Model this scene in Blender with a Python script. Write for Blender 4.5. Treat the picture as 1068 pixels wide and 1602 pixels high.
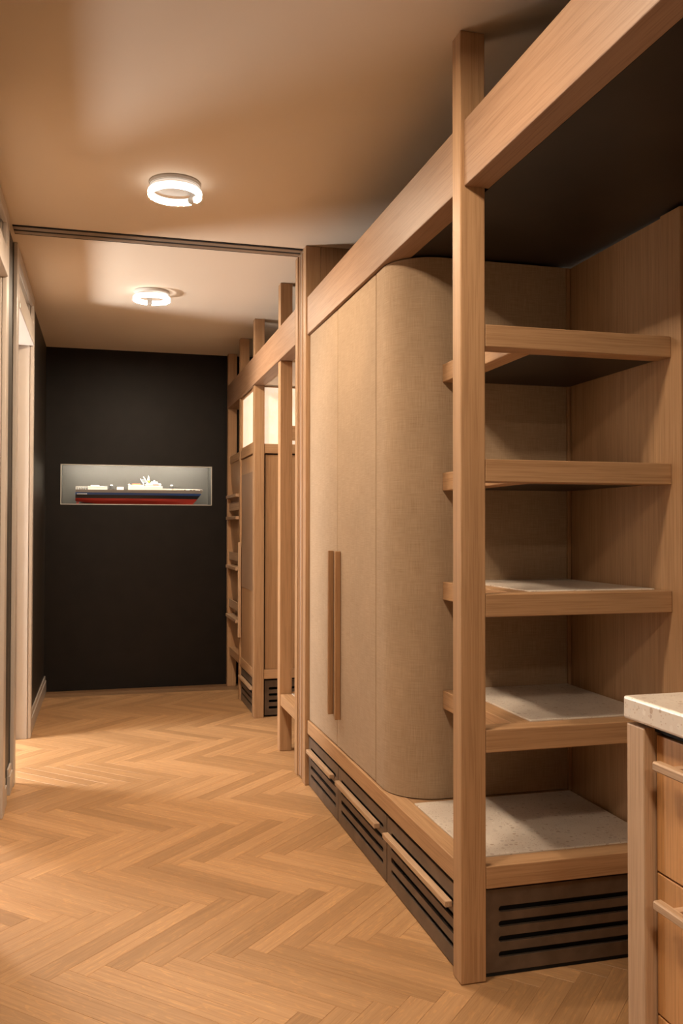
import bpy, bmesh, math, random
from mathutils import Vector, Matrix

for o in list(bpy.data.objects):
    bpy.data.objects.remove(o, do_unlink=True)
scene = bpy.context.scene
COL = scene.collection
random.seed(7)

# ------------------------------------------------------------------ camera
FPX, YAW, PITCH, ROLL, CAMZ = 1386.18, 0.262, 0.0183, 0.0012, 1.243
cam_data = bpy.data.cameras.new('camera')
cam = bpy.data.objects.new('camera', cam_data)
COL.objects.link(cam)
cam_data.sensor_fit = 'VERTICAL'
cam_data.sensor_height = 36.0
cam_data.lens = FPX / 1602.0 * 36.0
cam_data.clip_start = 0.02
Fv = Vector((math.sin(YAW) * math.cos(PITCH), math.cos(YAW) * math.cos(PITCH), math.sin(PITCH)))
Rv = Vector((math.cos(YAW), -math.sin(YAW), 0))
Uv = Rv.cross(Fv)
R2 = Rv * math.cos(ROLL) + Uv * math.sin(ROLL)
U2 = Uv * math.cos(ROLL) - Rv * math.sin(ROLL)
M = Matrix((R2, U2, -Fv)).transposed().to_4x4()
M.translation = Vector((0, 0, CAMZ))
cam.matrix_world = M
scene.camera = cam

# ------------------------------------------------------------------ world, exposure
world = bpy.data.worlds.new('world')
scene.world = world
world.use_nodes = True
world.node_tree.nodes['Background'].inputs[0].default_value = (1.0, 0.8, 0.62, 1)
world.node_tree.nodes['Background'].inputs[1].default_value = 0.02
scene.view_settings.view_transform = 'Standard'
scene.view_settings.look = 'None'
scene.view_settings.gamma = 1.0
scene.view_settings.use_curve_mapping = False
scene.view_settings.exposure = 0.0
RING_STRENGTH = 850.0          # ceiling ring lamps
RING_COLOR = (1.0, 0.785, 0.565)
SIDE_LAMP_POWER = 155.0        # lamp of the room behind the left-hand doorways
NICHE_STRENGTH = 150.0
LANTERN_STRENGTH = 0.78

H = 2.625                      # ceiling height
XL = -0.430                    # left wall face
YB = 7.088                     # end wall face
XP = 0.945                     # corridor face of the timber posts

# ------------------------------------------------------------------ materials
MATS = {}


def new_mat(name):
    m = bpy.data.materials.new(name)
    m.use_nodes = True
    nt = m.node_tree
    b = nt.nodes['Principled BSDF']
    MATS[name] = m
    return m, nt, b


def plain(name, col, rough=0.5, metal=0.0, emit=None, spec=0.5):
    m, nt, b = new_mat(name)
    b.inputs['Base Color'].default_value = (*col, 1)
    b.inputs['Roughness'].default_value = rough
    b.inputs['Metallic'].default_value = metal
    b.inputs['Specular IOR Level'].default_value = spec
    if emit:
        b.inputs['Emission Color'].default_value = (*emit[0], 1)
        b.inputs['Emission Strength'].default_value = emit[1]
    return m


def N(nt, typ, **kw):
    n = nt.nodes.new(typ)
    for k, v in kw.items():
        setattr(n, k, v)
    return n


def obj_coords(nt, rand=True):
    tc = N(nt, 'ShaderNodeTexCoord')
    if not rand:
        return tc.outputs['Object']
    oi = N(nt, 'ShaderNodeObjectInfo')
    mul = N(nt, 'ShaderNodeMath', operation='MULTIPLY')
    nt.links.new(oi.outputs['Random'], mul.inputs[0])
    mul.inputs[1].default_value = 37.0
    add = N(nt, 'ShaderNodeVectorMath', operation='ADD')
    nt.links.new(tc.outputs['Object'], add.inputs[0])
    nt.links.new(mul.outputs[0], add.inputs[1])
    return add.outputs[0]


def ramp(nt, fac, stops):
    r = N(nt, 'ShaderNodeValToRGB')
    els = r.color_ramp.elements
    els[0].position, els[0].color = stops[0][0], (*stops[0][1], 1)
    els[1].position, els[1].color = stops[-1][0], (*stops[-1][1], 1)
    for p, c in stops[1:-1]:
        e = els.new(p)
        e.color = (*c, 1)
    nt.links.new(fac, r.inputs[0])
    return r.outputs[0]


def mixc(nt, a, b, fac, mode='MIX'):
    n = N(nt, 'ShaderNodeMix', data_type='RGBA', blend_type=mode)
    for val, idx in ((a, 6), (b, 7)):
        if hasattr(val, 'is_linked'):
            nt.links.new(val, n.inputs[idx])
        else:
            n.inputs[idx].default_value = (*val, 1)
    if hasattr(fac, 'is_linked'):
        nt.links.new(fac, n.inputs[0])
    else:
        n.inputs[0].default_value = fac
    return n.outputs[2]


def noise(nt, vec, scale, detail=3.0, rough=0.55, dist=0.0):
    n = N(nt, 'ShaderNodeTexNoise')
    n.inputs['Scale'].default_value = scale
    n.inputs['Detail'].default_value = detail
    n.inputs['Roughness'].default_value = rough
    n.inputs['Distortion'].default_value = dist
    nt.links.new(vec, n.inputs['Vector'])
    return n.outputs['Fac']


def scaled(nt, vec, s):
    mp = N(nt, 'ShaderNodeMapping')
    mp.inputs['Scale'].default_value = s
    nt.links.new(vec, mp.inputs['Vector'])
    return mp.outputs[0]


def oak(name, axis, dark, light, rough=0.5, vary=0.12, bump=0.15, rays=0.0, pores=0.45):
    """oak with its grain along one local axis (0, 1 or 2)"""
    m, nt, b = new_mat(name)
    v = obj_coords(nt)
    s1 = [46.0] * 3
    s1[axis] = 0.9
    s2 = [240.0] * 3
    s2[axis] = 5.0
    g1 = noise(nt, scaled(nt, v, s1), 1.0, 4.0, 0.6, 0.6)
    g2 = noise(nt, scaled(nt, v, s2), 1.0, 2.0, 0.6)
    c1 = ramp(nt, g1, [(0.28, dark), (0.72, light)])
    c2 = ramp(nt, g2, [(0.36, (0.62, 0.56, 0.50)), (0.52, (1, 1, 1))])
    c = mixc(nt, c1, c2, pores, 'MULTIPLY')
    if rays > 0:
        s3 = [70.0] * 3
        s3[axis] = 14.0
        g3 = noise(nt, scaled(nt, v, s3), 1.0, 1.0, 0.5, 1.6)
        c3 = ramp(nt, g3, [(0.56, (1, 1, 1)), (0.66, (1.22, 1.18, 1.08))])
        c = mixc(nt, c, c3, rays, 'MULTIPLY')
    oi = N(nt, 'ShaderNodeObjectInfo')
    rnd = ramp(nt, oi.outputs['Random'], [(0.0, (1 - vary, 1 - vary * 1.1, 1 - vary * 1.25)), (1.0, (1 + vary * 0.5,) * 3)])
    c = mixc(nt, c, rnd, 1.0, 'MULTIPLY')
    nt.links.new(c, b.inputs['Base Color'])
    b.inputs['Roughness'].default_value = rough
    b.inputs['Specular IOR Level'].default_value = 0.35
    bp = N(nt, 'ShaderNodeBump')
    bp.inputs['Strength'].default_value = bump
    bp.inputs['Distance'].default_value = 0.001
    nt.links.new(g2, bp.inputs['Height'])
    nt.links.new(bp.outputs[0], b.inputs['Normal'])
    return m


OD, OL = (0.385, 0.222, 0.113), (0.485, 0.298, 0.162)
OAK = [oak('oak_%s' % 'xyz'[i], i, OD, OL) for i in range(3)]
FLOOR_OAK = oak('floor_oak', 0, (0.412, 0.232, 0.110), (0.505, 0.300, 0.150), rough=0.42, vary=0.22, bump=0.05, rays=0.7, pores=0.32)
BORDER_OAK = oak('border_oak', 0, (0.20, 0.11, 0.055), (0.30, 0.175, 0.09), rough=0.42, vary=0.08)
ISLAND_OAK = [oak('island_oak_%s' % 'xyz'[i], i, (0.50, 0.250, 0.094), (0.62, 0.335, 0.140)) for i in range(3)]
PALE_OAK = [oak('pale_oak_%s' % 'xyz'[i], i, (0.42, 0.27, 0.165), (0.56, 0.385, 0.25)) for i in range(3)]
BEAM_OAK = oak('beam_oak_y', 1, (0.300, 0.174, 0.103), (0.375, 0.231, 0.143))
WALNUT_Z = oak('grip_oak_z', 2, (0.29, 0.155, 0.072), (0.38, 0.215, 0.105))


def linen(name, a, b_, scale=1.0):
    m, nt, b = new_mat(name)
    tc = N(nt, 'ShaderNodeTexCoord')
    uv = tc.outputs['UV']
    h = noise(nt, scaled(nt, uv, (14 * scale, 420 * scale, 1)), 1.0, 2.0, 0.6)
    w = noise(nt, scaled(nt, uv, (420 * scale, 14 * scale, 1)), 1.0, 2.0, 0.6)
    add = N(nt, 'ShaderNodeMath', operation='ADD')
    nt.links.new(h, add.inputs[0])
    nt.links.new(w, add.inputs[1])
    half = N(nt, 'ShaderNodeMath', operation='MULTIPLY')
    nt.links.new(add.outputs[0], half.inputs[0])
    half.inputs[1].default_value = 0.5
    c = ramp(nt, half.outputs[0], [(0.36, a), (0.64, b_)])
    big = noise(nt, uv, 3.0, 2.0)
    c2 = ramp(nt, big, [(0.3, (0.93, 0.93, 0.93)), (0.7, (1.05, 1.05, 1.05))])
    c = mixc(nt, c, c2, 1.0, 'MULTIPLY')
    nt.links.new(c, b.inputs['Base Color'])
    b.inputs['Roughness'].default_value = 0.85
    b.inputs['Specular IOR Level'].default_value = 0.15
    b.inputs['Sheen Weight'].default_value = 0.1
    bp = N(nt, 'ShaderNodeBump')
    bp.inputs['Strength'].default_value = 0.35
    bp.inputs['Distance'].default_value = 0.0015
    nt.links.new(half.outputs[0], bp.inputs['Height'])
    nt.links.new(bp.outputs[0], b.inputs['Normal'])
    return m


LINEN = linen('linen', (0.320, 0.222, 0.138), (0.432, 0.316, 0.212))


def terrazzo():
    m, nt, b = new_mat('terrazzo')
    v = obj_coords(nt)
    col = None
    cloud = noise(nt, v, 9.0, 3.0)
    base = ramp(nt, cloud, [(0.3, (0.62, 0.545, 0.475)), (0.7, (0.72, 0.65, 0.575))])
    col = base
    for sc, th, cols in ((58.0, 0.36, [(0.0, (0.46, 0.34, 0.25)), (0.35, (0.50, 0.42, 0.37)), (0.6, (0.56, 0.50, 0.44)), (1.0, (0.76, 0.70, 0.63))]),
                         (150.0, 0.27, [(0.0, (0.32, 0.24, 0.19)), (1.0, (0.56, 0.42, 0.31))])):
        vo = N(nt, 'ShaderNodeTexVoronoi')
        vo.inputs['Scale'].default_value = sc
        dv = noise(nt, v, sc * 1.3, 1.0)
        nt.links.new(v, vo.inputs['Vector'])
        sm = N(nt, 'ShaderNodeMath', operation='MULTIPLY_ADD')
        nt.links.new(dv, sm.inputs[0])
        sm.inputs[1].default_value = 0.35
        nt.links.new(vo.outputs['Distance'], sm.inputs[2])
        lt = N(nt, 'ShaderNodeMath', operation='LESS_THAN')
        nt.links.new(sm.outputs[0], lt.inputs[0])
        lt.inputs[1].default_value = th + 0.15
        sep = N(nt, 'ShaderNodeSeparateColor')
        nt.links.new(vo.outputs['Color'], sep.inputs[0])
        chip = ramp(nt, sep.outputs[0], cols)
        gate = N(nt, 'ShaderNodeMath', operation='GREATER_THAN')
        nt.links.new(sep.outputs[1], gate.inputs[0])
        gate.inputs[1].default_value = 0.55
        f = N(nt, 'ShaderNodeMath', operation='MULTIPLY')
        nt.links.new(lt.outputs[0], f.inputs[0])
        nt.links.new(gate.outputs[0], f.inputs[1])
        col = mixc(nt, col, chip, f.outputs[0])
    nt.links.new(col, b.inputs['Base Color'])
    b.inputs['Roughness'].default_value = 0.28
    return m


TERRAZZO = terrazzo()


def painted(name, col, rough, amount=0.06, scale=6.0, bump=0.05):
    m, nt, b = new_mat(name)
    v = obj_coords(nt, False)
    n1 = noise(nt, v, scale, 4.0)
    lo = tuple(c * (1 - amount) for c in col)
    hi = tuple(c * (1 + amount) for c in col)
    nt.links.new(ramp(nt, n1, [(0.3, lo), (0.7, hi)]), b.inputs['Base Color'])
    b.inputs['Roughness'].default_value = rough
    bp = N(nt, 'ShaderNodeBump')
    bp.inputs['Strength'].default_value = bump
    bp.inputs['Distance'].default_value = 0.002
    nt.links.new(noise(nt, v, 160.0, 2.0), bp.inputs['Height'])
    nt.links.new(bp.outputs[0], b.inputs['Normal'])
    return m


CEIL = painted('ceiling_paint', (0.75, 0.645, 0.52), 0.75, 0.015, 1.5, 0.02)
WHITE = painted('white_paint', (0.50, 0.445, 0.395), 0.35, 0.02, 3.0, 0.02)
ROOMW = painted('room_paint', (0.60, 0.52, 0.43), 0.8, 0.02, 2.0, 0.03)
DARKW = painted('dark_wall_paint', (0.0075, 0.0055, 0.0045), 0.45, 0.25, 8.0, 0.12)
DARKW.node_tree.nodes['Principled BSDF'].inputs['Specular IOR Level'].default_value = 0.24
DARKW_LIT = painted('dark_wall_paint_lit', (0.034, 0.029, 0.023), 0.45, 0.12, 8.0, 0.06)  # dark wall colour lightened, light on the side wall put into the paint
NICHE = painted('niche_grey', (0.070, 0.070, 0.063), 0.6, 0.05, 5.0, 0.03)
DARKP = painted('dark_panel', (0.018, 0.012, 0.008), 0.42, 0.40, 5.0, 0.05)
BRONZE = painted('bronze_metal', (0.135, 0.100, 0.076), 0.45, 0.22, 14.0, 0.04)
BRONZE.node_tree.nodes['Principled BSDF'].inputs['Metallic'].default_value = 0.35
BLACK = plain('black_void', (0.004, 0.004, 0.004), 0.9)
STEEL = plain('track_metal', (0.33, 0.25, 0.18), 0.45, 0.3)
TRIMM = plain('niche_edge_metal', (0.60, 0.58, 0.54), 0.35, 0.3)
LAMPW = plain('lamp_white', (0.55, 0.52, 0.48), 0.5)

RINGE = plain('lamp_ring_glow', (0.8, 0.78, 0.74), 0.5, 0, ((1.0, 0.90, 0.80), 2.2))
DIFFUSER = plain('lamp_diffuser_glow', (0.8, 0.78, 0.74), 0.5, 0, (RING_COLOR, RING_STRENGTH))
NLED = plain('niche_led_glow', (0.9, 0.9, 0.85), 0.5, 0, ((1.0, 0.86, 0.70), NICHE_STRENGTH))


def lantern_mat():
    m, nt, b = new_mat('lantern_paper')
    v = obj_coords(nt)
    n1 = noise(nt, v, 26.0, 3.0)
    n2 = noise(nt, scaled(nt, v, (240, 240, 30)), 1.0, 2.0)
    c = ramp(nt, n1, [(0.3, (1.0, 0.74, 0.50)), (0.7, (1.0, 0.84, 0.66))])
    c2 = ramp(nt, n2, [(0.3, (0.90, 0.90, 0.90)), (0.7, (1.06, 1.06, 1.06))])
    c = mixc(nt, c, c2, 1.0, 'MULTIPLY')
    nt.links.new(c, b.inputs['Emission Color'])
    b.inputs['Emission Strength'].default_value = LANTERN_STRENGTH
    b.inputs['Base Color'].default_value = (0.75, 0.65, 0.52, 1)
    b.inputs['Roughness'].default_value = 0.8
    return m


LANTERN = lantern_mat()


def frosted():
    m, nt, b = new_mat('transom_glass')
    out = nt.nodes['Material Output']
    tr_ = N(nt, 'ShaderNodeBsdfTranslucent')
    tr_.inputs['Color'].default_value = (0.86, 0.84, 0.80, 1)
    b.inputs['Base Color'].default_value = (0.7, 0.67, 0.62, 1)
    b.inputs['Roughness'].default_value = 0.3
    mx = N(nt, 'ShaderNodeMixShader')
    mx.inputs[0].default_value = 0.3
    nt.links.new(tr_.outputs[0], mx.inputs[1])
    nt.links.new(b.outputs[0], mx.inputs[2])
    nt.links.new(mx.outputs[0], out.inputs['Surface'])
    return m


GLASS = frosted()

# ------------------------------------------------------------------ helpers


def wloc(o):
    v = Vector(o.location)
    while o.parent:
        o = o.parent
        v = v + Vector(o.location)
    return v


def link(name, me, mat, loc=(0, 0, 0), parent=None, rot=(0, 0, 0)):
    o = bpy.data.objects.new(name, me)
    COL.objects.link(o)
    if mat is not None and not me.materials:
        if isinstance(mat, (list, tuple)):
            for mm in mat:
                me.materials.append(mm)
        else:
            me.materials.append(mat)
    loc = Vector(loc)
    if parent is not None:
        o.parent = parent
        loc = loc - wloc(parent)
    o.location = loc
    o.rotation_euler = rot
    return o


def thing(name, label, cat, loc=(0, 0, 0), group=None):
    o = bpy.data.objects.new(name, None)
    COL.objects.link(o)
    o.empty_display_size = 0.1
    o.location = loc
    o['label'] = label
    o['category'] = cat
    if group:
        o['group'] = group
    return o


def tag(o, label=None, cat=None, group=None, kind=None):
    for k, v in (('label', label), ('category', cat), ('group', group), ('kind', kind)):
        if v:
            o[k] = v
    return o


def struct_empty(name, loc=(0, 0, 0), label=None, cat=None):
    o = bpy.data.objects.new(name, None)
    COL.objects.link(o)
    o.location = loc
    o['kind'] = 'structure'
    if label:
        o['label'] = label
    if cat:
        o['category'] = cat
    return o


def bm_box(bm, x0, x1, y0, y1, z0, z1):
    vs = [bm.verts.new((x, y, z)) for x in (x0, x1) for y in (y0, y1) for z in (z0, z1)]
    for f in ((0, 1, 3, 2), (4, 6, 7, 5), (0, 4, 5, 1), (2, 3, 7, 6), (0, 2, 6, 4), (1, 5, 7, 3)):
        bm.faces.new([vs[i] for i in f])
    return vs


def finish(bm, name, smooth=False):
    bmesh.ops.recalc_face_normals(bm, faces=bm.faces)
    me = bpy.data.meshes.new(name)
    bm.to_mesh(me)
    bm.free()
    if smooth:
        for p in me.polygons:
            p.use_smooth = True
        me.set_sharp_from_angle(angle=math.radians(40))
    return me


def box(name, x0, x1, y0, y1, z0, z1, mat, parent=None, bev=0.0025, seg=2):
    c = Vector(((x0 + x1) / 2, (y0 + y1) / 2, (z0 + z1) / 2))
    bm = bmesh.new()
    bm_box(bm, x0 - c.x, x1 - c.x, y0 - c.y, y1 - c.y, z0 - c.z, z1 - c.z)
    if bev > 0:
        bev = min(bev, 0.3 * min(x1 - x0, y1 - y0, z1 - z0))
        bmesh.ops.bevel(bm, geom=list(bm.edges), offset=bev, segments=seg, affect='EDGES', profile=0.5)
    return link(name, finish(bm, name), mat, c, parent)


def multibox(name, boxes, mat, parent=None, bev=0.0):
    bm = bmesh.new()
    for b in boxes:
        bm_box(bm, *b)
    if bev > 0:
        bmesh.ops.bevel(bm, geom=list(bm.edges), offset=bev, segments=1, affect='EDGES')
    xs = [v.co.copy() for v in bm.verts]
    c = Vector([(min(v[i] for v in xs) + max(v[i] for v in xs)) / 2 for i in range(3)])
    for v in bm.verts:
        v.co -= c
    return link(name, finish(bm, name), mat, c, parent)


def cyl_mesh(name, r0, r1, h, n=32, bev=0.0):
    bm = bmesh.new()
    bmesh.ops.create_cone(bm, cap_ends=True, segments=n, radius1=r0, radius2=r1, depth=h)
    if bev > 0:
        es = [e for e in bm.edges if abs(e.verts[0].co.z - e.verts[1].co.z) < 1e-6]
        bmesh.ops.bevel(bm, geom=es, offset=bev, segments=2, affect='EDGES')
    return finish(bm, name)


def prism(name, pts, z0, z1, mat, parent=None, uv=False, smooth_from=None, bev=0.0):
    """extrude a plan polygon; uv = running length / height"""
    c = Vector((sum(p[0] for p in pts) / len(pts), sum(p[1] for p in pts) / len(pts), (z0 + z1) / 2))
    n = len(pts)
    verts = [(p[0] - c.x, p[1] - c.y, z0 - c.z) for p in pts] + [(p[0] - c.x, p[1] - c.y, z1 - c.z) for p in pts]
    faces = [(i, (i + 1) % n, n + (i + 1) % n, n + i) for i in range(n)]
    faces += [tuple(range(n - 1, -1, -1)), tuple(range(n, 2 * n))]
    me = bpy.data.meshes.new(name)
    me.from_pydata(verts, [], faces)
    if uv:
        lay = me.uv_layers.new(name='uv')
        run = [0.0]
        for i in range(n):
            a, b = pts[i], pts[(i + 1) % n]
            run.append(run[-1] + math.hypot(b[0] - a[0], b[1] - a[1]))
        for fi in range(n):
            p = me.polygons[fi]
            us = (run[fi], run[fi + 1], run[fi + 1], run[fi])
            vs = (z0, z0, z1, z1)
            for k, li in enumerate(p.loop_indices):
                lay.data[li].uv = (us[k], vs[k])
    if smooth_from:
        for i in range(*smooth_from):
            me.polygons[i].use_smooth = True
    me.update()
    bm = bmesh.new()
    bm.from_mesh(me)
    bmesh.ops.recalc_face_normals(bm, faces=bm.faces)
    bm.to_mesh(me)
    bm.free()
    if smooth_from:
        me.set_sharp_from_angle(angle=math.radians(25))
    return link(name, me, mat, c, parent)


def slotted(name, axis, a0, a1, z0, z1, p0, p1, slots, mat, parent=None):
    """panel with real stadium slots. axis 'x': panel runs in x, thickness p0..p1 in y; axis 'y': runs in y, thickness in x."""
    bm = bmesh.new()
    loops = [[(a0, z0), (a1, z0), (a1, z1), (a0, z1)]]
    for s0, s1, zc, r in slots:
        pts = []
        for k in range(9):
            t = math.pi / 2 + math.pi * k / 8
            pts.append((s0 + r + r * math.cos(t), zc + r * math.sin(t)))
        for k in range(9):
            t = -math.pi / 2 + math.pi * k / 8
            pts.append((s1 - r + r * math.cos(t), zc + r * math.sin(t)))
        loops.append(pts)
    ca, cz, cp = (a0 + a1) / 2, (z0 + z1) / 2, (p0 + p1) / 2

    def co(a, z, p):
        return (a - ca, p - cp, z - cz) if axis == 'x' else (p - cp, a - ca, z - cz)
    edges = []
    for lp in loops:
        vs = [bm.verts.new(co(a, z, p0)) for a, z in lp]
        for i in range(len(vs)):
            edges.append(bm.edges.new((vs[i], vs[(i + 1) % len(vs)])))
    bmesh.ops.triangle_fill(bm, use_beauty=True, use_dissolve=False, edges=edges)
    fs = list(bm.faces)
    ret = bmesh.ops.extrude_face_region(bm, geom=fs)
    d = Vector((0, p1 - p0, 0)) if axis == 'x' else Vector((p1 - p0, 0, 0))
    bmesh.ops.translate(bm, verts=[g for g in ret['geom'] if isinstance(g, bmesh.types.BMVert)], vec=d)
    c = (ca, cp, cz) if axis == 'x' else (cp, ca, cz)
    return link(name, finish(bm, name), mat, c, parent)


def tube(name, pts, rad, mat, parent=None, n=8, closed=False):
    """swept round bar through points (world)"""
    pts = [Vector(p) for p in pts]
    c = sum(pts, Vector()) / len(pts)
    bm = bmesh.new()
    rings = []
    for i, p in enumerate(pts):
        a = pts[i - 1] if (i > 0 or closed) else p
        b = pts[(i + 1) % len(pts)] if (i < len(pts) - 1 or closed) else p
        t = (b - a).normalized()
        u = t.cross(Vector((0, 0, 1)))
        if u.length < 1e-3:
            u = t.cross(Vector((1, 0, 0)))
        u.normalize()
        w = u.cross(t)
        rings.append([bm.verts.new(p - c + (u * math.cos(2 * math.pi * k / n) + w * math.sin(2 * math.pi * k / n)) * rad) for k in range(n)])
    m = len(rings)
    for i in range(m if closed else m - 1):
        r, q = rings[i], rings[(i + 1) % m]
        for k in range(n):
            bm.faces.new((r[k], r[(k + 1) % n], q[(k + 1) % n], q[k]))
    if not closed:
        bm.faces.new(rings[0])
        bm.faces.new(list(reversed(rings[-1])))
    return link(name, finish(bm, name, True), mat, c, parent)


# ------------------------------------------------------------------ setting: floor
FX0, FX1, FY0, FY1 = -2.75, 3.1, -2.6, 7.3
floor = box('floor', FX0, FX1, FY0, FY1, -0.06, -0.014, ROOMW, None, 0)
tag(floor, 'honey oak herringbone parquet floor of the corridor', 'floor', kind='structure')
PW, PL, PT = 0.0718, 0.534, 0.014
OX, OY = 0.4682, 2.578
S2 = math.sqrt(2.0)


def ab(a, b):
    return (OX + (a - b) / S2, OY + (a + b) / S2)


def clip(poly, f):
    out = []
    for i in range(len(poly)):
        p, q = poly[i], poly[(i + 1) % len(poly)]
        fp, fq = f(p), f(q)
        if fp >= 0:
            out.append(p)
        if (fp >= 0) != (fq >= 0):
            t = fp / (fp - fq)
            out.append((p[0] + (q[0] - p[0]) * t, p[1] + (q[1] - p[1]) * t))
    return out


def inset(poly, d):
    n = len(poly)
    out = []
    for i in range(n):
        p0, p1, p2 = Vector(poly[i - 1]), Vector(poly[i]), Vector(poly[(i + 1) % n])
        e1, e2 = (p1 - p0).normalized(), (p2 - p1).normalized()
        n1, n2 = Vector((-e1.y, e1.x)), Vector((-e2.y, e2.x))
        k = n1 + n2
        q = p1 + k * (d / max(0.3, 1 + n1.dot(n2)))
        out.append((q.x, q.y))
    return out


def plank_geo(poly, base=0):
    """chamfered board from a counter-clockwise plan polygon"""
    n = len(poly)
    ins = inset(poly, 0.0009)
    gap = inset(poly, 0.0001)
    v = [(p[0], p[1], -PT) for p in gap] + [(p[0], p[1], -0.0008) for p in gap] + [(p[0], p[1], 0.0) for p in ins]
    f = []
    for i in range(n):
        j = (i + 1) % n
        f.append((base + i, base + j, base + n + j, base + n + i))
        f.append((base + n + i, base + n + j, base + 2 * n + j, base + 2 * n + i))
    f.append(tuple(base + 2 * n + i for i in range(n)))
    return v, f


def project(p):
    q = Vector(p) - Vector((0, 0, CAMZ))
    z = q.dot(Fv)
    if z < 0.05:
        return None
    return (534 + FPX * q.dot(R2) / z, 801 - FPX * q.dot(U2) / z)


BORDER_Y = 6.83
full_mesh = {}
rest_v, rest_f = [], []
planks = []
for j in range(-9, 9):
    for i in range(-80, 90):
        for kind in (0, 1):
            o = (i * PW + j * PL, -i * PW + j * PL)
            if kind == 0:
                a0, a1, b0, b1 = o[0], o[0] + PL, o[1], o[1] + PW
            else:
                a0, a1, b0, b1 = o[0] + PL, o[0] + PL + PW, o[1], o[1] + PL
            poly = [ab(a0, b0), ab(a1, b0), ab(a1, b1), ab(a0, b1)]
            # ab() keeps orientation: a -> (1,1), b -> (-1,1): counter-clockwise
            if max(p[0] for p in poly) < FX0 or min(p[0] for p in poly) > FX1 or max(p[1] for p in poly) < FY0 or min(p[1] for p in poly) > BORDER_Y:
                continue
            cl = poly
            whole = all(FX0 <= p[0] <= FX1 and FY0 <= p[1] <= BORDER_Y for p in poly)
            if not whole:
                cl = clip(cl, lambda p: BORDER_Y - p[1])
                if len(cl) >= 3:
                    cl = clip(cl, lambda p: p[1] - FY0)
                if len(cl) >= 3:
                    cl = clip(cl, lambda p: p[0] - FX0)
                if len(cl) >= 3:
                    cl = clip(cl, lambda p: FX1 - p[0])
                if len(cl) < 3:
                    continue
                area = 0.5 * sum(cl[k][0] * cl[(k + 1) % len(cl)][1] - cl[(k + 1) % len(cl)][0] * cl[k][1] for k in range(len(cl)))
                if area < 0.0004:
                    continue
            cen = (sum(p[0] for p in poly) / 4, sum(p[1] for p in poly) / 4)
            vis = False
            for p in cl + [cen]:
                s = project((p[0], p[1], 0))
                if s and -15 < s[0] < 1083 and 1000 < s[1] < 1620 and p[0] > -0.52 and (p[0] < 0.97 or (p[1] < 2.28 and p[0] < 1.5)):
                    vis = True
            planks.append((not vis, cen[1], cen, kind, poly, cl, whole))
planks.sort(key=lambda t: (t[0], t[1]))
for idx, (hidden, _, cen, kind, poly, cl, whole) in enumerate(planks):
    ang = math.pi / 4 if kind == 0 else 3 * math.pi / 4
    if hidden or idx >= 300:
        v, f = plank_geo(cl, len(rest_v))
        rest_v += v
        rest_f += f
        continue
    ca, sa = math.cos(-ang), math.sin(-ang)
    loc_poly = [((p[0] - cen[0]) * ca - (p[1] - cen[1]) * sa, (p[0] - cen[0]) * sa + (p[1] - cen[1]) * ca) for p in cl]
    if whole:
        if kind not in full_mesh:
            v, f = plank_geo(loc_poly)
            me = bpy.data.meshes.new('plank')
            me.from_pydata(v, [], f)
            full_mesh[kind] = me
        me = full_mesh[kind]
    else:
        v, f = plank_geo(loc_poly)
        me = bpy.data.meshes.new('plank')
        me.from_pydata(v, [], f)
    link('plank', me, FLOOR_OAK, (cen[0], cen[1], 0), floor, (0, 0, ang))
me = bpy.data.meshes.new('plank_field')
me.from_pydata(rest_v, [], rest_f)
tag(link('plank_field', me, FLOOR_OAK, (0, 0, 0), floor), kind='stuff')
bx = -0.43
for k, ln in enumerate((1.18, 0.75, 1.3)):
    for r in range(2):
        y0 = BORDER_Y + 0.001 + r * 0.128
        box('border_board', bx + (0.0 if r == 0 else -0.0), bx + ln - 0.001, y0, y0 + 0.127, -PT, 0.0, BORDER_OAK, floor, 0.0008, 1)
    bx += ln

# ------------------------------------------------------------------ setting: shell
ceiling = box('ceiling', FX0, FX1, FY0, FY1, H, H + 0.08, CEIL, None, 0)
tag(ceiling, 'plain matt ceiling in warm light', 'ceiling', kind='structure')

D1A, D1B = 3.02, 4.06         # first doorway opening (near)
D2A, D2B = 4.60, 5.56         # second doorway opening
TW = 0.20
wl = multibox('wall_left', [
    (XL - TW, XL, FY0, D1A, 0, H), (XL - TW, XL, D1B, D2A, 0, H), (XL - TW, XL, D2B, YB, 0, H),
    (XL - TW, XL, D1A, D1B, 2.585, H), (XL - TW, XL, D2A, D2B, 2.585, H)], DARKW_LIT)
tag(wl, 'dark brown painted corridor wall, toned lighter as lit, with two cased doorways', 'wall', kind='structure')

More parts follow.
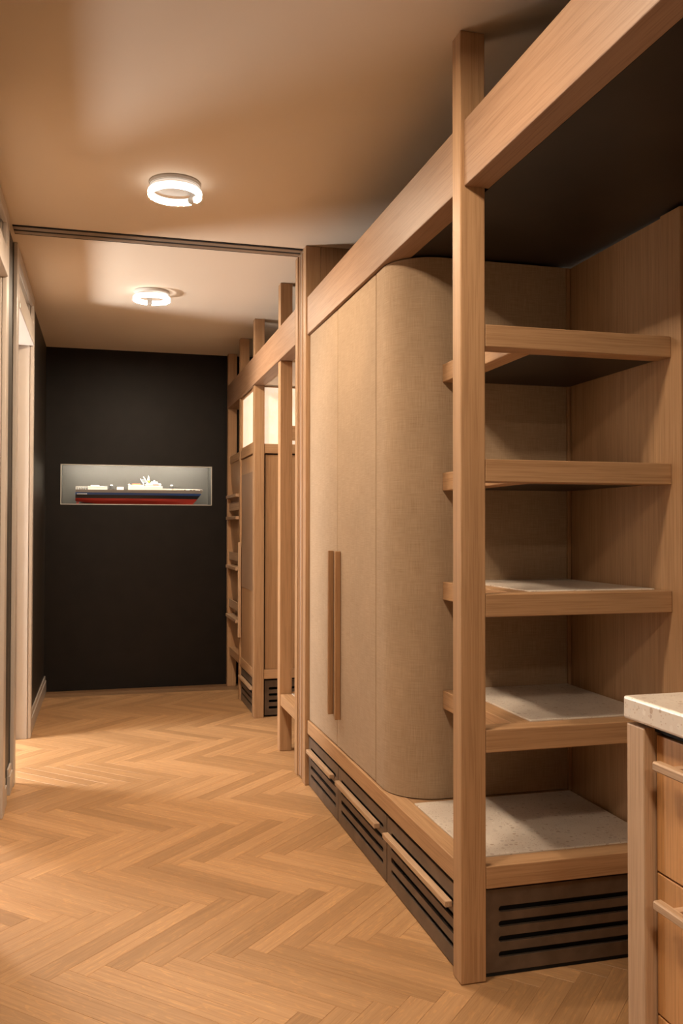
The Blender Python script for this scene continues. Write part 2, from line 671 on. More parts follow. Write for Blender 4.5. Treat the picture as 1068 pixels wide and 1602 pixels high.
NX0, NX1, NZ0, NZ1, ND = -0.320, 0.830, 1.423, 1.731, 0.24
NZI = 1.775                    # niche ceiling, hidden above the front lip
wb = multibox('wall_back', [
    (FX0, NX0, YB, YB + 0.3, 0, H), (NX1, FX1, YB, YB + 0.3, 0, H),
    (NX0, NX1, YB, YB + 0.3, 0, NZ0), (NX0, NX1, YB, YB + 0.012, NZ1, H), (NX0, NX1, YB + 0.012, YB + 0.3, NZI, H), (NX0, NX1, YB + ND, YB + 0.3, NZ0, NZI)], DARKW)
tag(wb, 'near-black painted end wall with a lit display niche', 'wall', kind='structure')
t = 0.004
multibox('niche_lining', [
    (NX0, NX1, YB + ND - t, YB + ND - 0.0005, NZ0, NZI),
    (NX0 + 0.0005, NX0 + t, YB + 0.0125, YB + ND - t, NZ0, NZI), (NX1 - t, NX1 - 0.0005, YB + 0.0125, YB + ND - t, NZ0, NZI),
    (NX0 + t, NX1 - t, YB + 0.0125, YB + ND - t, NZ0 + 0.0005, NZ0 + t), (NX0 + t, NX1 - t, YB + 0.0125, YB + ND - t, NZI - t, NZI - 0.0005)], NICHE, wb)['label'] = 'grey lining of the display niche'
e = 0.005
multibox('niche_trim', [
    (NX0 - 0.001, NX0 + e, YB - 0.003, YB + 0.004, NZ0, NZ1), (NX1 - e, NX1 + 0.001, YB - 0.003, YB + 0.004, NZ0, NZ1),
    (NX0, NX1, YB - 0.003, YB + 0.004, NZ0 - 0.001, NZ0 + e), (NX0, NX1, YB - 0.003, YB + 0.004, NZ1 - e, NZ1 + 0.001)], TRIMM, wb)['label'] = 'thin pale metal edge of the niche'

tag(multibox('wall_right', [(FX1 - 0.1, FX1, FY0, YB, 0, H)], ROOMW), 'pale wall behind the joinery', 'wall', kind='structure')
tag(multibox('wall_front', [(FX0, FX1, FY0, FY0 + 0.1, 0, H)], ROOMW), 'pale wall behind the viewer', 'wall', kind='structure')
tag(multibox('wall_outer', [(FX0, FX0 + 0.1, FY0, YB, 0, H), (FX0 + 0.1, XL - TW, 1.8, 1.9, 0, H)], ROOMW), 'pale walls of the side room beyond the doorways', 'wall', kind='structure')


def doorway(n, ya, yb, near_out, far_out, label):
    d = struct_empty('door_%d' % n, (XL, (ya + yb) / 2, 0), label, 'doorway')
    xo = XL + 0.021
    ZT, ZH, ZP = 2.325, 2.455, 2.56
    box('stile', XL + 0.001, xo, near_out, ya + 0.012, 0, H - 0.002, WHITE, d, 0.004)
    box('stile', XL + 0.001, xo, yb - 0.012, far_out, 0, H - 0.002, WHITE, d, 0.004)
    box('top_rail', XL + 0.001, xo, ya + 0.012, yb - 0.012, ZP, H - 0.002, WHITE, d, 0.004)
    box('header', XL - 0.05, xo, ya + 0.012, yb - 0.012, ZT + 0.03, ZH, WHITE, d, 0.005)
    box('header_moulding', XL - 0.09, xo + 0.005, ya + 0.012, yb - 0.012, ZT, ZT + 0.03, WHITE, d, 0.004)
    box('jamb', XL - TW - 0.02, XL, yb - 0.018, yb, 0, 2.5715, WHITE, d, 0.002)
    box('jamb', XL - TW - 0.02, XL, ya, ya + 0.018, 0, 2.5715, WHITE, d, 0.002)
    box('jamb_stop', XL - 0.11, XL - 0.06, yb - 0.03, yb - 0.018, 0, ZT, WHITE, d, 0.002)
    box('transom_frame', XL - 0.09, XL - 0.05, yb - 0.04, yb - 0.0185, ZH, 2.5715, WHITE, d, 0.003)
    box('transom_frame', XL - 0.09, XL - 0.05, ya + 0.0185, ya + 0.04, ZH, 2.5715, WHITE, d, 0.003)
    box('transom_sill', XL - 0.09, XL - 0.05, ya, yb, ZT + 0.03, ZH + 0.012, WHITE, d, 0.003)
    box('head_lining', XL - TW, XL, ya, yb, 2.572, 2.5845, WHITE, d, 0.001)
    box('pane', XL - 0.073, XL - 0.067, ya + 0.04, yb - 0.04, ZH + 0.012, 2.5715, GLASS, d, 0)
    return d


doorway(1, D1A, D1B, D1A - 0.07, 4.135, 'white cased doorway with transom at the near left edge')
doorway(2, D2A, D2B, 4.525, 5.625, 'brightly lit white cased doorway beyond the ceiling track')


def baseboard(name, y0, y1, label):
    b = struct_empty(name, (XL, (y0 + y1) / 2, 0), label, 'baseboard')
    box('board', XL + 0.001, XL + 0.017, y0, y1, 0.0, 0.088, WHITE, b, 0.002)
    box('cap', XL + 0.001, XL + 0.011, y0, y1, 0.088, 0.122, WHITE, b, 0.004)
    return b


baseboard('baseboard_near', 4.137, 4.255, 'short white baseboard piece at the near casing')
baseboard('baseboard_middle', 4.395, 4.522, 'short white baseboard piece between track slot and doorway')
baseboard('baseboard_far', 5.627, YB - 0.001, 'white moulded baseboard running to the end wall')

# ceiling track of the sliding doors
tr = struct_empty('trim_1', (0.27, 4.32, H), 'dark double sliding-door track across the ceiling', 'ceiling track')
box('track_bed', XL + 0.02, XP - 0.001, 4.262, 4.386, H - 0.004, H - 0.0005, BLACK, tr, 0)
for y0 in (4.270, 4.330):
    box('track_rail', XL + 0.02, XP - 0.001, y0 + 0.005, y0 + 0.043, H - 0.006, H - 0.002, STEEL, tr, 0.001)

# ------------------------------------------------------------------ ceiling ring lamps
def ring_lamp(x, y, gap_deg, label):
    L = thing('ceiling_lamp', label, 'ceiling lamp', (x, y, H), 'ring ceiling lamps')
    base = link('base_plate', cyl_mesh('base_plate', 0.098, 0.104, 0.016, 48, 0.003), LAMPW, (x, y, H - 0.009), L)
    link('stem', cyl_mesh('stem', 0.013, 0.013, 0.03, 20), LAMPW, (x + 0.097 * math.cos(math.radians(gap_deg)), y + 0.097 * math.sin(math.radians(gap_deg)), H - 0.031), L)
    zr = H - 0.040
    half = 9.0
    pts = []
    for k in range(73):
        a = math.radians(gap_deg + half + (360 - 2 * half) * k / 72)
        pts.append((x + 0.097 * math.cos(a), y + 0.097 * math.sin(a), zr))
    tube('glow_ring', pts, 0.0115, RINGE, L, 12)
    # flat downward diffuser let into the underside of the ring
    bm = bmesh.new()
    strip = []
    for px, py, pz in pts:
        u = Vector((px - x, py - y, 0)).normalized()
        strip.append([bm.verts.new((u.x * r, u.y * r, 0)) for r in (0.088, 0.106)])
    for k in range(len(strip) - 1):
        bm.faces.new((strip[k][0], strip[k + 1][0], strip[k + 1][1], strip[k][1]))
    ret = bmesh.ops.extrude_face_region(bm, geom=list(bm.faces))
    bmesh.ops.translate(bm, verts=[g for g in ret['geom'] if isinstance(g, bmesh.types.BMVert)], vec=(0, 0, 0.002))
    bmesh.ops.recalc_face_normals(bm, faces=bm.faces)
    for f_ in bm.faces:
        f_.material_index = 0 if f_.normal.z < -0.9 else 1
    me_ = bpy.data.meshes.new('diffuser')
    bm.to_mesh(me_)
    bm.free()
    link('diffuser', me_, [DIFFUSER, RINGE], (x, y, zr - 0.0135), L)
    pts = []
    for k in range(7):
        a = math.radians(gap_deg - half + 2 * half * k / 6)
        pts.append((x + 0.097 * math.cos(a), y + 0.097 * math.sin(a), zr))
    tube('joint_cap', pts, 0.0145, LAMPW, L, 14)
    return L


ring_lamp(0.268, 3.580, 38, 'glowing ring ceiling lamp in front of the ceiling track')
ring_lamp(0.263, 5.270, 95, 'smaller-looking glowing ring ceiling lamp near the dark end wall')
ring_lamp(0.268, 1.890, 60, 'glowing ring ceiling lamp above the open shelves, out of view overhead')
ring_lamp(0.268, 0.200, 20, 'glowing ring ceiling lamp above the viewer, out of view')
ring_lamp(0.268, -1.490, 20, 'ring ceiling lamp added behind the viewer as fill light, out of view')  # unseen lamp added as fill for post front and shelf insides

# lamp in the side room
LX, LY = -1.65, 5.30
SL = thing('floor_lamp', 'globe floor lamp in the side room behind the doorways, out of view', 'floor lamp', (LX, LY, 0))
link('foot', cyl_mesh('foot', 0.14, 0.14, 0.02, 32, 0.003), LAMPW, (LX, LY, 0.0105), SL)
tube('pole', [(LX, LY, 0.02), (LX, LY, 1.14)], 0.010, BLACK, SL)
bm = bmesh.new()
bmesh.ops.create_uvsphere(bm, u_segments=32, v_segments=16, radius=0.20)
GLOBE = plain('globe_glow', (0.9, 0.88, 0.84), 0.5, 0, ((1.0, 0.97, 0.94), SIDE_LAMP_POWER))
link('globe', finish(bm, 'globe', True), GLOBE, (LX, LY, 1.33), SL)

# ------------------------------------------------------------------ open shelving
SX0, SX1, SY0, SYB = 1.0187, 1.612, 2.263, 2.862
sh = thing('open_shelving', 'open oak shelf bay with stone-topped shelves at the near end of the wardrobe', 'shelving', (1.3, 2.5, 0))
box('post', XP, SX0, SY0 - 0.001, SY0 + 0.058, 0.002, H - 0.001, OAK[2], sh, 0.003)
box('post', SX1, SX1 + 0.075, SY0 - 0.045, SY0 + 0.052, 0.0, 2.183, OAK[2], sh, 0.003)
box('side_panel', SX1 + 0.004, SX1 + 0.03, SY0 + 0.053, SYB + 0.03, 0.0, 2.178, OAK[2], sh, 0.0)
box('corner_strip', SX1 - 0.010, SX1 + 0.002, SYB - 0.012, SYB - 0.001, 0.314, 2.178, OAK[2], sh, 0.001)
LEV = [0.687, 1.060, 1.435, 1.810]
for zt in LEV:
    s = bpy.data.objects.new('shelf', None)
    COL.objects.link(s)
    s.parent = sh
    s.location = Vector((1.35, 2.5, zt)) - wloc(sh)
    zb = zt - 0.0625
    box('front_rail', SX0 + 0.0005, SX1 - 0.0005, SY0, SY0 + 0.070, zb, zt, OAK[0], s, 0.0025)
    box('side_rail', 1.128, 1.191, SY0 + 0.0705, SYB - 0.001, zb, zt - 0.0005, OAK[1], s, 0.0025)
    box('stone_slab', 1.1915, SX1 - 0.011, SY0 + 0.071, SYB - 0.002, zt - 0.018, zt + 0.003, TERRAZZO, s, 0.0015)
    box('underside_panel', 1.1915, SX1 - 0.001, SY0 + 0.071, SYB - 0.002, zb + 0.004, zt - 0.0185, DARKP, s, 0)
# base shelf of the bay
box('base_front_rail', SX0 + 0.0005, SX1 - 0.0005, SY0, SY0 + 0.070, 0.2525, 0.3130, OAK[0], sh, 0.0025)
box('base_stone_slab', 1.0180, SX1 - 0.011, SY0 + 0.071, SYB - 0.020, 0.290, 0.3155, TERRAZZO, sh, 0.0015)
slotted('plinth_panel', 'x', SX0 + 0.001, SX1 - 0.001, 0.012, 0.240, SY0 + 0.022, SY0 + 0.032,
        [(1.066, 1.56, z, 0.0085) for z in (0.184, 0.143, 0.101, 0.059)], BRONZE, sh)
box('plinth_back', SX0 + 0.001, SX1 - 0.001, SY0 + 0.040, SY0 + 0.065, 0.005, 0.25, BLACK, sh, 0)
box('plinth_foot', SX0 + 0.001, SX1 - 0.001, SY0 + 0.026, SY0 + 0.0395, 0.0, 0.0115, BLACK, sh, 0)

# ------------------------------------------------------------------ wardrobe
wd = thing('wardrobe', 'linen-covered wardrobe with rounded corner and two tall doors', 'wardrobe', (1.28, 3.5, 0))
WZ0, WZ1 = 0.3165, 2.182
XD = 0.966
R = 0.165
pts = [(SX1 - 0.003, 4.19), (XD + 0.022, 4.19), (XD + 0.022, 3.128), (XD + 0.022, 3.116), (XD + 0.004, 3.112), (XD, 3.108)]
ns = len(pts) - 1
cxr, cyr = XD + R, SYB + R
NA = 28
for k in range(NA + 1):
    a = math.pi + (math.pi / 2) * k / NA
    pts.append((cxr + R * math.cos(a), cyr + R * math.sin(a)))
pts.append((SX1 - 0.003, SYB))
prism('body', pts, WZ0, WZ1, LINEN, wd, uv=True, smooth_from=(ns, ns + NA + 2))


def door_panel(name, y0, y1):
    r = 0.005
    p = []
    for (cx_, cy_, a0) in ((XD + r, y0 + r, math.pi), (XD + 0.021, y0, None), (XD + 0.021, y1, None), (XD + r, y1 - r, math.pi / 2)):
        if a0 is None:
            p.append((cx_, cy_))
        elif a0 == math.pi:
            for k in range(5):
                a = math.pi * 1.5 - math.pi / 2 * k / 4
                p.append((cx_ + r * math.cos(a), cy_ + r * math.sin(a)))
        else:
            for k in range(5):
                a = math.pi - math.pi / 2 * k / 4
                p.append((cx_ + r * math.cos(a), cy_ + r * math.sin(a)))
    # order: start round near edge, along back, round far edge
    near = p[0:5]
    far = p[7:12]
    poly = near + far + [(XD + 0.021, y1), (XD + 0.021, y0)]
    return prism(name, poly, WZ0 + 0.002, WZ1, LINEN, wd, uv=True)


for (y0, y1, hy) in ((3.6705, 4.196, 3.727), (3.1165, 3.6675, 3.608)):
    dr = door_panel('door', y0, y1)
    hb = box('handle', XD - 0.025, XD - 0.001, hy, hy + 0.018, 0.438, 1.146, WALNUT_Z, dr, 0.003)
# base frame
box('base_rail', 0.9570, 1.0175, 2.3225, 4.2015, 0.2500, 0.3130, OAK[1], wd, 0.0025)
box('base_deck', 1.0180, SX1 - 0.003, SYB - 0.0195, 4.20, 0.2540, 0.3125, OAK[1], wd, 0.0)
YG = [2.3225, 2.976, 3.642, 4.2015]
HND = [(2.372, 2.962), (3.057, 3.620), (3.710, 4.166)]
for k in range(3):
    y0, y1 = YG[k] + (0.003 if k else 0.0), YG[k + 1] - 0.003
    d = slotted('drawer', 'y', y0, y1, 0.004, 0.235, 0.9640, 0.9720,
                [(y0 + 0.038, y1 - 0.046, z, 0.0085) for z in (0.184, 0.143, 0.101, 0.059)], BRONZE, wd)
    box('handle', 0.9420, 0.9638, HND[k][0], HND[k][1], 0.166, 0.1835, PALE_OAK[1], d, 0.002)
box('plinth_back', 0.9790, 1.008, 2.3225, 4.2, 0.001, 0.2495, BLACK, wd, 0)
box('plinth_top', 0.9680, 0.9785, 2.3225, 4.2, 0.242, 0.2495, BLACK, wd, 0)

# ------------------------------------------------------------------ canopy over the front bays
cn = thing('canopy', 'oak edge beam with dark soffit above the wardrobe and shelves', 'canopy', (1.3, 2.8, 2.19))
box('beam', 0.9525, 1.030, SY0 + 0.0575, 4.2015, 2.186, 2.3700, BEAM_OAK, cn, 0.003)
box('beam', 0.9555, 1.030, 0.35, SY0 - 0.0015, 2.188, 2.3720, BEAM_OAK, cn, 0.003)
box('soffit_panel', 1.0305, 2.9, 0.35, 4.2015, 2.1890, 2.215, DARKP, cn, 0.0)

# ------------------------------------------------------------------ partition with pocketed sliding doors
pt = thing('partition', 'full-height oak partition ending the wardrobe at the ceiling track', 'partition', (1.3, 4.32, 0))
box('near_jamb', XP, 1.0205, 4.2025, 4.2580, 0.0, H - 0.0005, OAK[2], pt, 0.003)
box('near_panel', 1.0210, 1.75, 4.2035, 4.2560, 0.0, H - 0.0005, OAK[2], pt, 0.001)
box('far_jamb', XP, 1.0205, 4.3900, 4.4460, 0.0, H - 0.0005, OAK[2], pt, 0.003)
box('far_panel', 1.0210, 1.75, 4.3920, 4.4450, 0.0, H - 0.0005, OAK[2], pt, 0.001)
DOORP = plain('door_lacquer', (0.43, 0.29, 0.205), 0.4)
for y0, lb in ((4.2650, 'pale sliding door in the partition pocket, nearer of the two'), (4.3270, 'pale sliding door in the partition pocket, farther of the two')):
    sd = thing('sliding_door', lb, 'sliding door', (1.3, y0 + 0.025, 0), 'sliding doors in the pocket')
    box('panel', XP + 0.005, 1.74, y0, y0 + 0.052, 0.012, H - 0.012, DOORP, sd, 0.002)
    box('edge_lipping', XP + 0.001, XP + 0.0045, y0 + 0.020, y0 + 0.032, 0.012, H - 0.012, OAK[2], sd, 0.0005)
    box('floor_guide', XP + 0.02, XP + 0.06, y0 + 0.018, y0 + 0.034, 0.0, 0.0115, BLACK, sd, 0)

# ------------------------------------------------------------------ rear bays: beam, posts, bench
XR = 0.953
rc = thing('rear_canopy', 'oak edge beam with pale soffit over the bench and lantern', 'canopy', (1.3, 5.7, 2.19))
box('beam', 0.9440, 1.0250, 4.4465, 7.040, 2.1850, 2.3700, BEAM_OAK, rc, 0.003)
box('soffit_panel', 1.0255, 1.75, 4.4465, 7.040, 2.1900, 2.2150, CEIL, rc, 0.0)  # pale soffit, coloured lighter still to stand in for lantern light

bn = thing('bench', 'low oak bench with stone seat beside its tall corner post', 'bench', (1.3, 4.7, 0))
box('post', XR, 1.0220, 4.8800, 4.9480, 0.0, 2.1845, OAK[2], bn, 0.003)
box('post', XR, 1.0220, 4.8800, 4.9480, 2.3705, H - 0.001, OAK[2], bn, 0.003)
box('side_rail', 0.9580, 1.0200, 4.4465, 4.8795, 0.2540, 0.3160, OAK[1], bn, 0.0025)
box('far_rail', 1.0225, 1.74, 4.8820, 4.9460, 0.2540, 0.3160, OAK[0], bn, 0.0025)
box('stone_seat', 1.0205, 1.74, 4.4465, 4.8815, 0.2900, 0.3180, TERRAZZO, bn, 0.0015)
box('leg', 1.6800, 1.7400, 4.8850, 4.9450, 0.0, 0.2535, OAK[2], bn, 0.0025)

# ------------------------------------------------------------------ tall cabinet with lantern
tc_ = thing('tall_cabinet', 'tall oak cabinet with reeded door and slotted plinth under the lantern', 'cabinet', (1.3, 6.1, 0))
P4, P5, P6 = 5.763, 6.395, 6.985
for y0, y1 in ((P4, P4 + 0.068), (P5, P5 + 0.060)):
    box('post', XR, 1.0200, y0, y1, 0.0, 2.1845, OAK[2], tc_, 0.003)
    box('post', XR, 1.0200, y0, y1, 2.3705, H - 0.001, OAK[2], tc_, 0.003)
CY0, CY1 = P4 + 0.0685, P5 - 0.0005
box('top_rail', 0.9570, 1.015, CY0, CY1, 1.7420, 1.8000, OAK[1], tc_, 0.0025)
box('base_rail', 0.9570, 1.015, CY0, CY1, 0.2500, 0.3120, OAK[1], tc_, 0.0025)
box('front_top_rail', 1.0205, 1.70, P4 + 0.004, P4 + 0.060, 1.7380, 1.8000, OAK[0], tc_, 0.0025)
box('front_base_rail', 1.0205, 1.70, P4 + 0.004, P4 + 0.060, 0.2520, 0.3140, OAK[0], tc_, 0.0025)
box('front_panel', 1.0290, 1.70, P4 + 0.016, P4 + 0.036, 0.3165, 1.7290, OAK[2], tc_, 0.001)
box('front_backing', 1.0205, 1.70, P4 + 0.040, P4 + 0.050, 0.3145, 1.7375, BLACK, tc_, 0)
dr = box('door', 0.9640, 0.984, CY0 + 0.003, CY1 - 0.003, 0.3145, 1.7330, OAK[2], tc_, 0.002)
REED = plain('reeded_glass', (0.26, 0.165, 0.105), 0.5)
rb = []
y = CY0 + 0.045
while y < CY1 - 0.045:
    rb.append((0.9605, 0.9636, y, y + 0.009, 0.822, 1.622))
    y += 0.0135
tag(multibox('reeded_panel', rb, REED, dr), 'reeded darker upper panel', kind='stuff')
box('handle', 0.935, 0.9575, CY1 - 0.035, CY1 - 0.017, 0.455, 1.14, PALE_OAK[2], dr, 0.003)
d = slotted('drawer', 'y', CY0, CY1, 0.004, 0.238, 0.9650, 0.9750,
            [(CY0 + 0.03, CY1 - 0.03, z, 0.0075) for z in (0.184, 0.143, 0.101, 0.059)], BRONZE, tc_)
box('handle', 0.9410, 0.9648, CY0 + 0.02, CY1 - 0.01, 0.168, 0.1855, PALE_OAK[1], d, 0.002)
box('plinth_back', 1.000, 1.006, CY0, CY1, 0.001, 0.2495, BLACK, tc_, 0)
slotted('plinth_panel', 'x', 1.0300, 1.70, 0.012, 0.240, P4 + 0.022, P4 + 0.032,
        [(1.056, 1.66, z, 0.0085) for z in (0.186, 0.145, 0.103, 0.061)], BRONZE, tc_)
box('plinth_front_back', 1.0205, 1.70, P4 + 0.050, P4 + 0.058, 0.001, 0.2515, BLACK, tc_, 0)
box('back_panel', 1.70, 1.72, P4, P5 + 0.06, 0, 1.80, OAK[2], tc_, 0)

ln = thing('lantern', 'glowing paper lantern box on top of the tall cabinet', 'lantern', (1.3, 6.1, 1.801))
LZ0, LZ1 = 1.802, 2.184
box('side_pane', 0.972, 0.978, CY0 + 0.016, CY1 - 0.016, LZ0 + 0.018, LZ1 - 0.014, LANTERN, ln, 0)
for nm, y0, y1, z0, z1 in (('pane_frame', CY0, CY0 + 0.016, LZ0, LZ1), ('pane_frame', CY1 - 0.016, CY1, LZ0, LZ1),
                           ('pane_frame', CY0 + 0.016, CY1 - 0.016, LZ0, LZ0 + 0.018), ('pane_frame', CY0 + 0.016, CY1 - 0.016, LZ1 - 0.014, LZ1)):
    box(nm, 0.962, 0.985, y0, y1, z0, z1, OAK[1] if y1 - y0 > 0.1 else OAK[2], ln, 0.0015)
box('front_pane', 1.0205, 1.70, P4 + 0.025, P4 + 0.031, LZ0, LZ1 - 0.008, LANTERN, ln, 0)
box('front_top_strip', 1.0205, 1.70, P4 + 0.018, P4 + 0.036, LZ1 - 0.0075, LZ1, WALNUT_Z, ln, 0)
box('front_bar', 1.175, 1.70, P4 - 0.015, P4 + 0.020, 1.826, 1.922, OAK[0], ln, 0.002)

# ------------------------------------------------------------------ magazine rack by the end wall
mr = thing('magazine_rack', 'narrow oak magazine rack with ledges between tall cabinet and dark end wall', 'rack', (1.0, 6.75, 0))
box('post', XP, 1.0150, P6, P6 + 0.066, 0.0, H - 0.001, OAK[2], mr, 0.003)
RY0, RY1 = P5 + 0.0605, P6 - 0.0005
box('top_rail', 0.9600, 1.01, RY0, RY1, 1.7480, 1.8060, OAK[1], mr, 0.0025)
box('base_rail', 0.9600, 1.01, RY0, RY1, 0.2500, 0.3100, OAK[1], mr, 0.0025)
zs = [1.748, 1.484, 1.319, 0.944, 0.562, 0.311]
for k in range(5):
    zt, zb = zs[k], zs[k + 1]
    bm = bmesh.new()
    prof = []
    for q in range(9):
        f = q / 8.0
        prof.append((0.966 + 0.040 * (1 - f) ** 2 * (1 if k else 0.5), zt - 0.001 - (zt - zb - 0.013) * (1 - f)))
    vs = [[bm.verts.new((x, yy, z)) for (x, z) in prof] for yy in (RY0, RY1)]
    vb = [[bm.verts.new((x + 0.012, yy, z)) for (x, z) in prof] for yy in (RY0, RY1)]
    for q in range(8):
        bm.faces.new((vs[0][q], vs[1][q], vs[1][q + 1], vs[0][q + 1]))
        bm.faces.new((vb[0][q], vb[0][q + 1], vb[1][q + 1], vb[1][q]))
        for e_ in (0, 1):
            bm.faces.new((vs[e_][q], vs[e_][q + 1], vb[e_][q + 1], vb[e_][q]))
    bm.faces.new((vs[0][0], vb[0][0], vb[1][0], vs[1][0]))
    bm.faces.new((vs[0][8], vs[1][8], vb[1][8], vb[0][8]))
    c = Vector((0.98, (RY0 + RY1) / 2, (zt + zb) / 2))
    for v in bm.verts:
        v.co -= c
    link('curved_panel', finish(bm, 'curved_panel', False), OAK[2], c, mr)
for z in zs[1:5]:
    box('ledge', 0.930, 0.9935, RY0, RY1, z - 0.012, z + 0.012, PALE_OAK[1], mr, 0.002)
for z0, z1 in ((1.376, 1.438), (0.996, 1.058), (0.628, 0.690)):
    box('retaining_rail', 0.955, 0.9640, RY0, RY1, z0, z1, PALE_OAK[1], mr, 0.002)
box('back_panel', 1.012, 1.020, RY0, P6 + 0.06, 0.25, 1.806, OAK[2], mr, 0)

# ------------------------------------------------------------------ island on the right
IX, IY1 = 1.036, 1.622
ct = box('countertop', IX, 1.95, 0.25, IY1, 0.853, 0.900, TERRAZZO, None, 0.006, 3)
tag(ct, 'speckled stone countertop corner of the kitchen island', 'countertop')
isl = thing('kitchen_island', 'oak kitchen island with bar-handled drawers at the right edge', 'kitchen island', (1.5, 0.95, 0))
box('post', IX + 0.006, IX + 0.070, 1.556, 1.619, 0.0, 0.8450, PALE_OAK[2], isl, 0.004)
box('carcass', IX + 0.046, 1.93, 0.30, 1.605, 0.10, 0.8375, BLACK, isl, 0)
box('end_panel', IX + 0.0705, 1.93, 1.6055, 1.619, 0.0, 0.8525, ISLAND_OAK[2], isl, 0.001)
box('top_gap', IX + 0.030, 1.90, 0.32, 1.60, 0.838, 0.8525, BLACK, isl, 0)
box('plinth', IX + 0.09, 1.90, 0.34, 1.58, 0.0, 0.0995, BLACK, isl, 0)
for (z0, z1, zh) in ((0.5635, 0.832, 0.785), (0.2835, 0.5595, 0.519), (0.110, 0.2795, 0.240)):
    for (y0, y1) in ((0.935, 1.551), (0.31, 0.931)):
        dw = box('drawer', IX + 0.030, IX + 0.0455, y0, y1, z0, z1, ISLAND_OAK[2], isl, 0.0015)
        hb = multibox('handle', [(IX - 0.012, IX + 0.008, y0 + 0.04, y1 - 0.045, zh - 0.009, zh + 0.009)], PALE_OAK[1], dw, 0.003)
        for yy in (y0 + 0.10, y1 - 0.10):
            box('standoff', IX + 0.0085, IX + 0.0295, yy, yy + 0.018, zh - 0.007, zh + 0.007, PALE_OAK[0], dw, 0.001)

# ------------------------------------------------------------------ niche light and model ship
led = box('led_strip', NX0 + 0.03, NX1 - 0.03, YB + 0.0145, YB + 0.024, NZI - 0.016, NZI - 0.0045, NLED, None, 0)
tag(led, 'thin light strip along the top of the display niche', 'light strip')

SYC = YB + 0.105
ship = thing('model_ship', 'model warship with white decks, blue and black sides and red bottom in the niche', 'model ship', (0.28, SYC, NZ0 + 0.004))
S_RED = plain('ship_red', (0.42, 0.035, 0.02), 0.4)
S_BLK = plain('ship_black', (0.008, 0.009, 0.012), 0.35)
S_BLU = plain('ship_blue', (0.02, 0.06, 0.20), 0.35)
S_GRY = plain('ship_grey', (0.20, 0.175, 0.155), 0.45)
S_WHT = plain('ship_white', (0.80, 0.78, 0.73), 0.5)
S_DCK = plain('ship_deck', (0.56, 0.47, 0.38), 0.6)
S_DRK = plain('ship_dark_grey', (0.05, 0.055, 0.055), 0.5)
S_ORG = plain('ship_orange', (0.62, 0.20, 0.06), 0.5)
S_YEL = plain('ship_yellow', (0.75, 0.42, 0.05), 0.5)
ZB_, XS0, XS1 = NZ0 + 0.0045, -0.213, 0.775
rows = [(ZB_ + 0.004, 0.690, 0.35), (ZB_ + 0.030, 0.712, 0.72), (ZB_ + 0.047, 0.727, 0.86), (ZB_ + 0.074, 0.748, 0.96), (ZB_ + 0.091, 0.760, 0.99), (ZB_ + 0.113, 0.775, 1.0)]
row_mat = [0, 0, 1, 2, 3]
NST = 40
bm = bmesh.new()
grid = {}
for s in (-1, 1):
    for r, (z, xb, w) in enumerate(rows):
        for k in range(NST + 1):
            f = k / NST
            hb_ = 0.070 * w * (1.0 - max(0.0, (f - 0.45) / 0.55) ** 2.2)
            hb_ *= 0.86 + 0.14 * min(1, f / 0.3)
            zz = z + (0.006 * f * f if r == 5 else 0)
            if r < 2:
                zz += 0.020 * max(0, (0.18 - f) / 0.18) * (1 - r * 0.5)
            x = XS0 + (xb - XS0) * f
            grid[s, r, k] = bm.verts.new((x - 0.28, s * hb_, zz - ZB_))
for s in (-1, 1):
    for r in range(5):
        for k in range(NST):
            q = [grid[s, r, k], grid[s, r, k + 1], grid[s, r + 1, k + 1], grid[s, r + 1, k]]
            fc = bm.faces.new(q)
            fc.material_index = row_mat[r]
for k in range(NST):
    fc = bm.faces.new((grid[-1, 5, k], grid[-1, 5, k + 1], grid[1, 5, k + 1], grid[1, 5, k]))
    fc.material_index = 4
    fc = bm.faces.new((grid[-1, 0, k], grid[1, 0, k], grid[1, 0, k + 1], grid[-1, 0, k + 1]))
    fc.material_index = 0
for r in range(5):
    fc = bm.faces.new((grid[-1, r, 0], grid[-1, r + 1, 0], grid[1, r + 1, 0], grid[1, r, 0]))
    fc.material_index = row_mat[r]
bmesh.ops.remove_doubles(bm, verts=bm.verts, dist=1e-5)
link('hull', finish(bm, 'hull'), [S_RED, S_BLK, S_BLU, S_GRY, S_DCK], (0.28, SYC, ZB_), ship)
DZ = ZB_ + 0.113


def su(u):
    return XS0 + (u - 40) / 970.0 * 0.988


def sv(v):
    return DZ + (140 - v) / 4.855 * 0.0051


def sbox(nm, u0, u1, v0, v1, hw, mat, bev=0.002):
    return box(nm, su(u0), su(u1), SYC - hw, SYC + hw, sv(v1), sv(v0), mat, ship, bev, 1)


sbox('aft_deck', 130, 275, 114, 141, 0.045, S_WHT)
sbox('aft_hatch', 150, 215, 106, 114, 0.022, S_WHT)
sbox('deck_box', 345, 396, 117, 141, 0.036, S_WHT)
sbox('deckhouse', 440, 545, 101, 141, 0.042, S_WHT)
sbox('life_raft', 458, 524, 91, 101, 0.020, S_ORG, 0.003)
sbox('bridge', 545, 690, 108, 141, 0.046, S_WHT)
sbox('bridge', 560, 680, 88, 108, 0.038, S_WHT, 0.006)
sbox('bridge', 600, 655, 74, 88, 0.028, S_WHT, 0.005)
sbox('bridge_window_band', 615, 660, 94, 101, 0.0395, S_ORG, 0.0005)
sbox('foredeck_house', 690, 760, 126, 141, 0.040, S_WHT)
sbox('foredeck_plate', 740, 855, 130, 141, 0.032, S_DCK)
sbox('anchor_winch', 872, 900, 130, 141, 0.012, S_WHT)
sbox('anchor_winch', 955, 985, 128, 139, 0.008, S_WHT)
sbox('name_stripe', 52, 126, 170, 175, 0.0622, S_WHT, 0.0005)


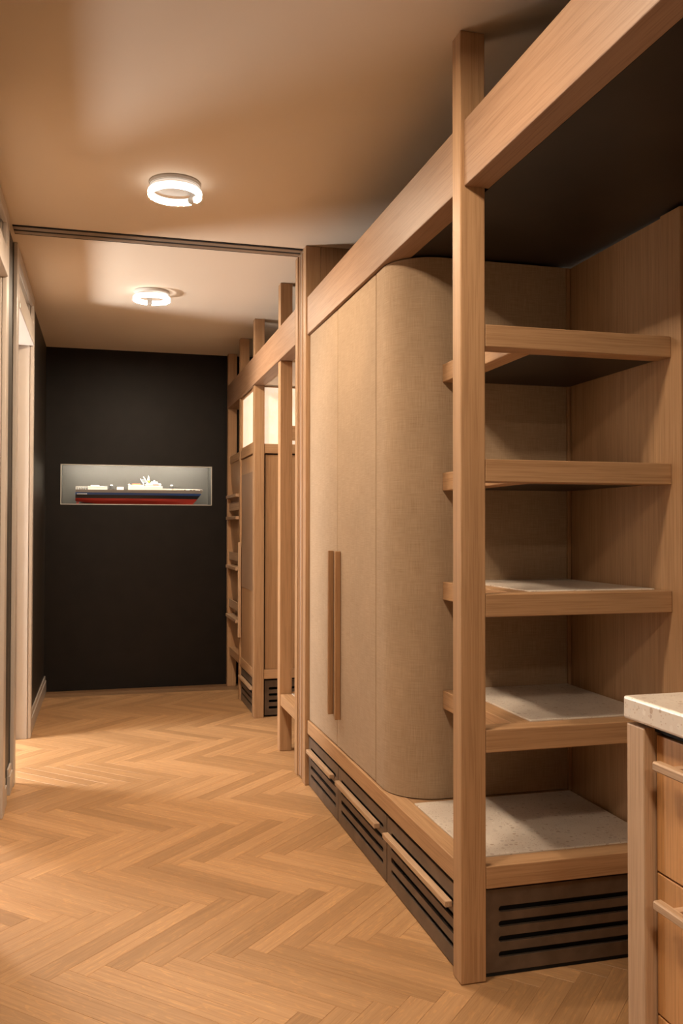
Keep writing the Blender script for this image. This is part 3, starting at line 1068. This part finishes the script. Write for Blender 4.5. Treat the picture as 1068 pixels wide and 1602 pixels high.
def turret(u, v, r):
    x, z = su(u), sv(v)
    tpart = link('turret', cyl_mesh('turret', r, r * 0.8, 0.022, 20, 0.003), S_DRK, (x, SYC, z), ship)
    link('turret_dome', cyl_mesh('turret_dome', r * 0.55, r * 0.3, 0.010, 16, 0.002), S_WHT, (x, SYC, z + 0.016), tpart)
    s_ = 1
    tube('barrel', [(x + r * 0.5, SYC, z + 0.002), (x + r * 2.1, SYC, z + 0.006)], 0.0028, S_DRK, tpart)


turret(305, 118, 0.024)
turret(762, 114, 0.024)
bm = bmesh.new()
bmesh.ops.create_uvsphere(bm, u_segments=16, v_segments=10, radius=0.009)
link('radar_dome', finish(bm, 'radar_dome', True), S_WHT, (su(437), SYC, sv(99)), ship)
link('dome_pedestal', cyl_mesh('dome_pedestal', 0.008, 0.007, 0.034, 14), S_WHT, (su(437), SYC, sv(122)), ship)
for dy in (-0.018, 0.018):
    tube('mast_leg', [(su(552), SYC + dy, sv(100)), (su(522), SYC + dy * 0.6, sv(52))], 0.0026, S_WHT, ship)
    tube('mast_leg', [(su(582), SYC + dy, sv(90)), (su(545), SYC + dy * 0.4, sv(36))], 0.0030, S_WHT, ship)
tube('mast_brace', [(su(528), SYC, sv(60)), (su(560), SYC, sv(62))], 0.0022, S_WHT, ship)
tube('mast_brace', [(su(536), SYC, sv(76)), (su(570), SYC, sv(76))], 0.0022, S_WHT, ship)
link('funnel_base', cyl_mesh('funnel_base', 0.011, 0.009, 0.018, 16), S_YEL, (su(586), SYC, sv(70)), ship)
link('funnel_cowl', cyl_mesh('funnel_cowl', 0.010, 0.003, 0.036, 16), S_WHT, (su(584), SYC, sv(46)), ship)
link('radar', cyl_mesh('radar', 0.006, 0.006, 0.014, 12), S_WHT, (su(628), SYC, sv(68)), ship)
for s in (-1, 1):
    for u0, u1 in ((44, 130), (700, 1000)):
        n = 6 if u1 < 200 else 12
        y_of = lambda u: SYC + s * (0.060 if u < 200 else 0.066 * (1 - max(0.0, ((u - 40) / 970.0 - 0.45) / 0.55) ** 2.2))
        tube('deck_rail', [(su(u0 + (u1 - u0) * k / n), y_of(u0 + (u1 - u0) * k / n), sv(118 if u0 < 200 else 128)) for k in range(n + 1)], 0.0014, S_WHT, ship, 6)
        for k in range(0, n + 1):
            u = u0 + (u1 - u0) * k / n
            tube('stanchion', [(su(u), y_of(u), sv(140)), (su(u), y_of(u), sv(118 if u0 < 200 else 128))], 0.0013, S_WHT, ship, 6)
box('rudder', su(46), su(66), SYC - 0.003, SYC + 0.003, ZB_, ZB_ + 0.026, S_RED, ship, 0.001)
tube('propeller_shaft', [(su(75), SYC + 0.02, ZB_ + 0.010), (su(200), SYC + 0.02, ZB_ + 0.016)], 0.003, S_RED, ship)
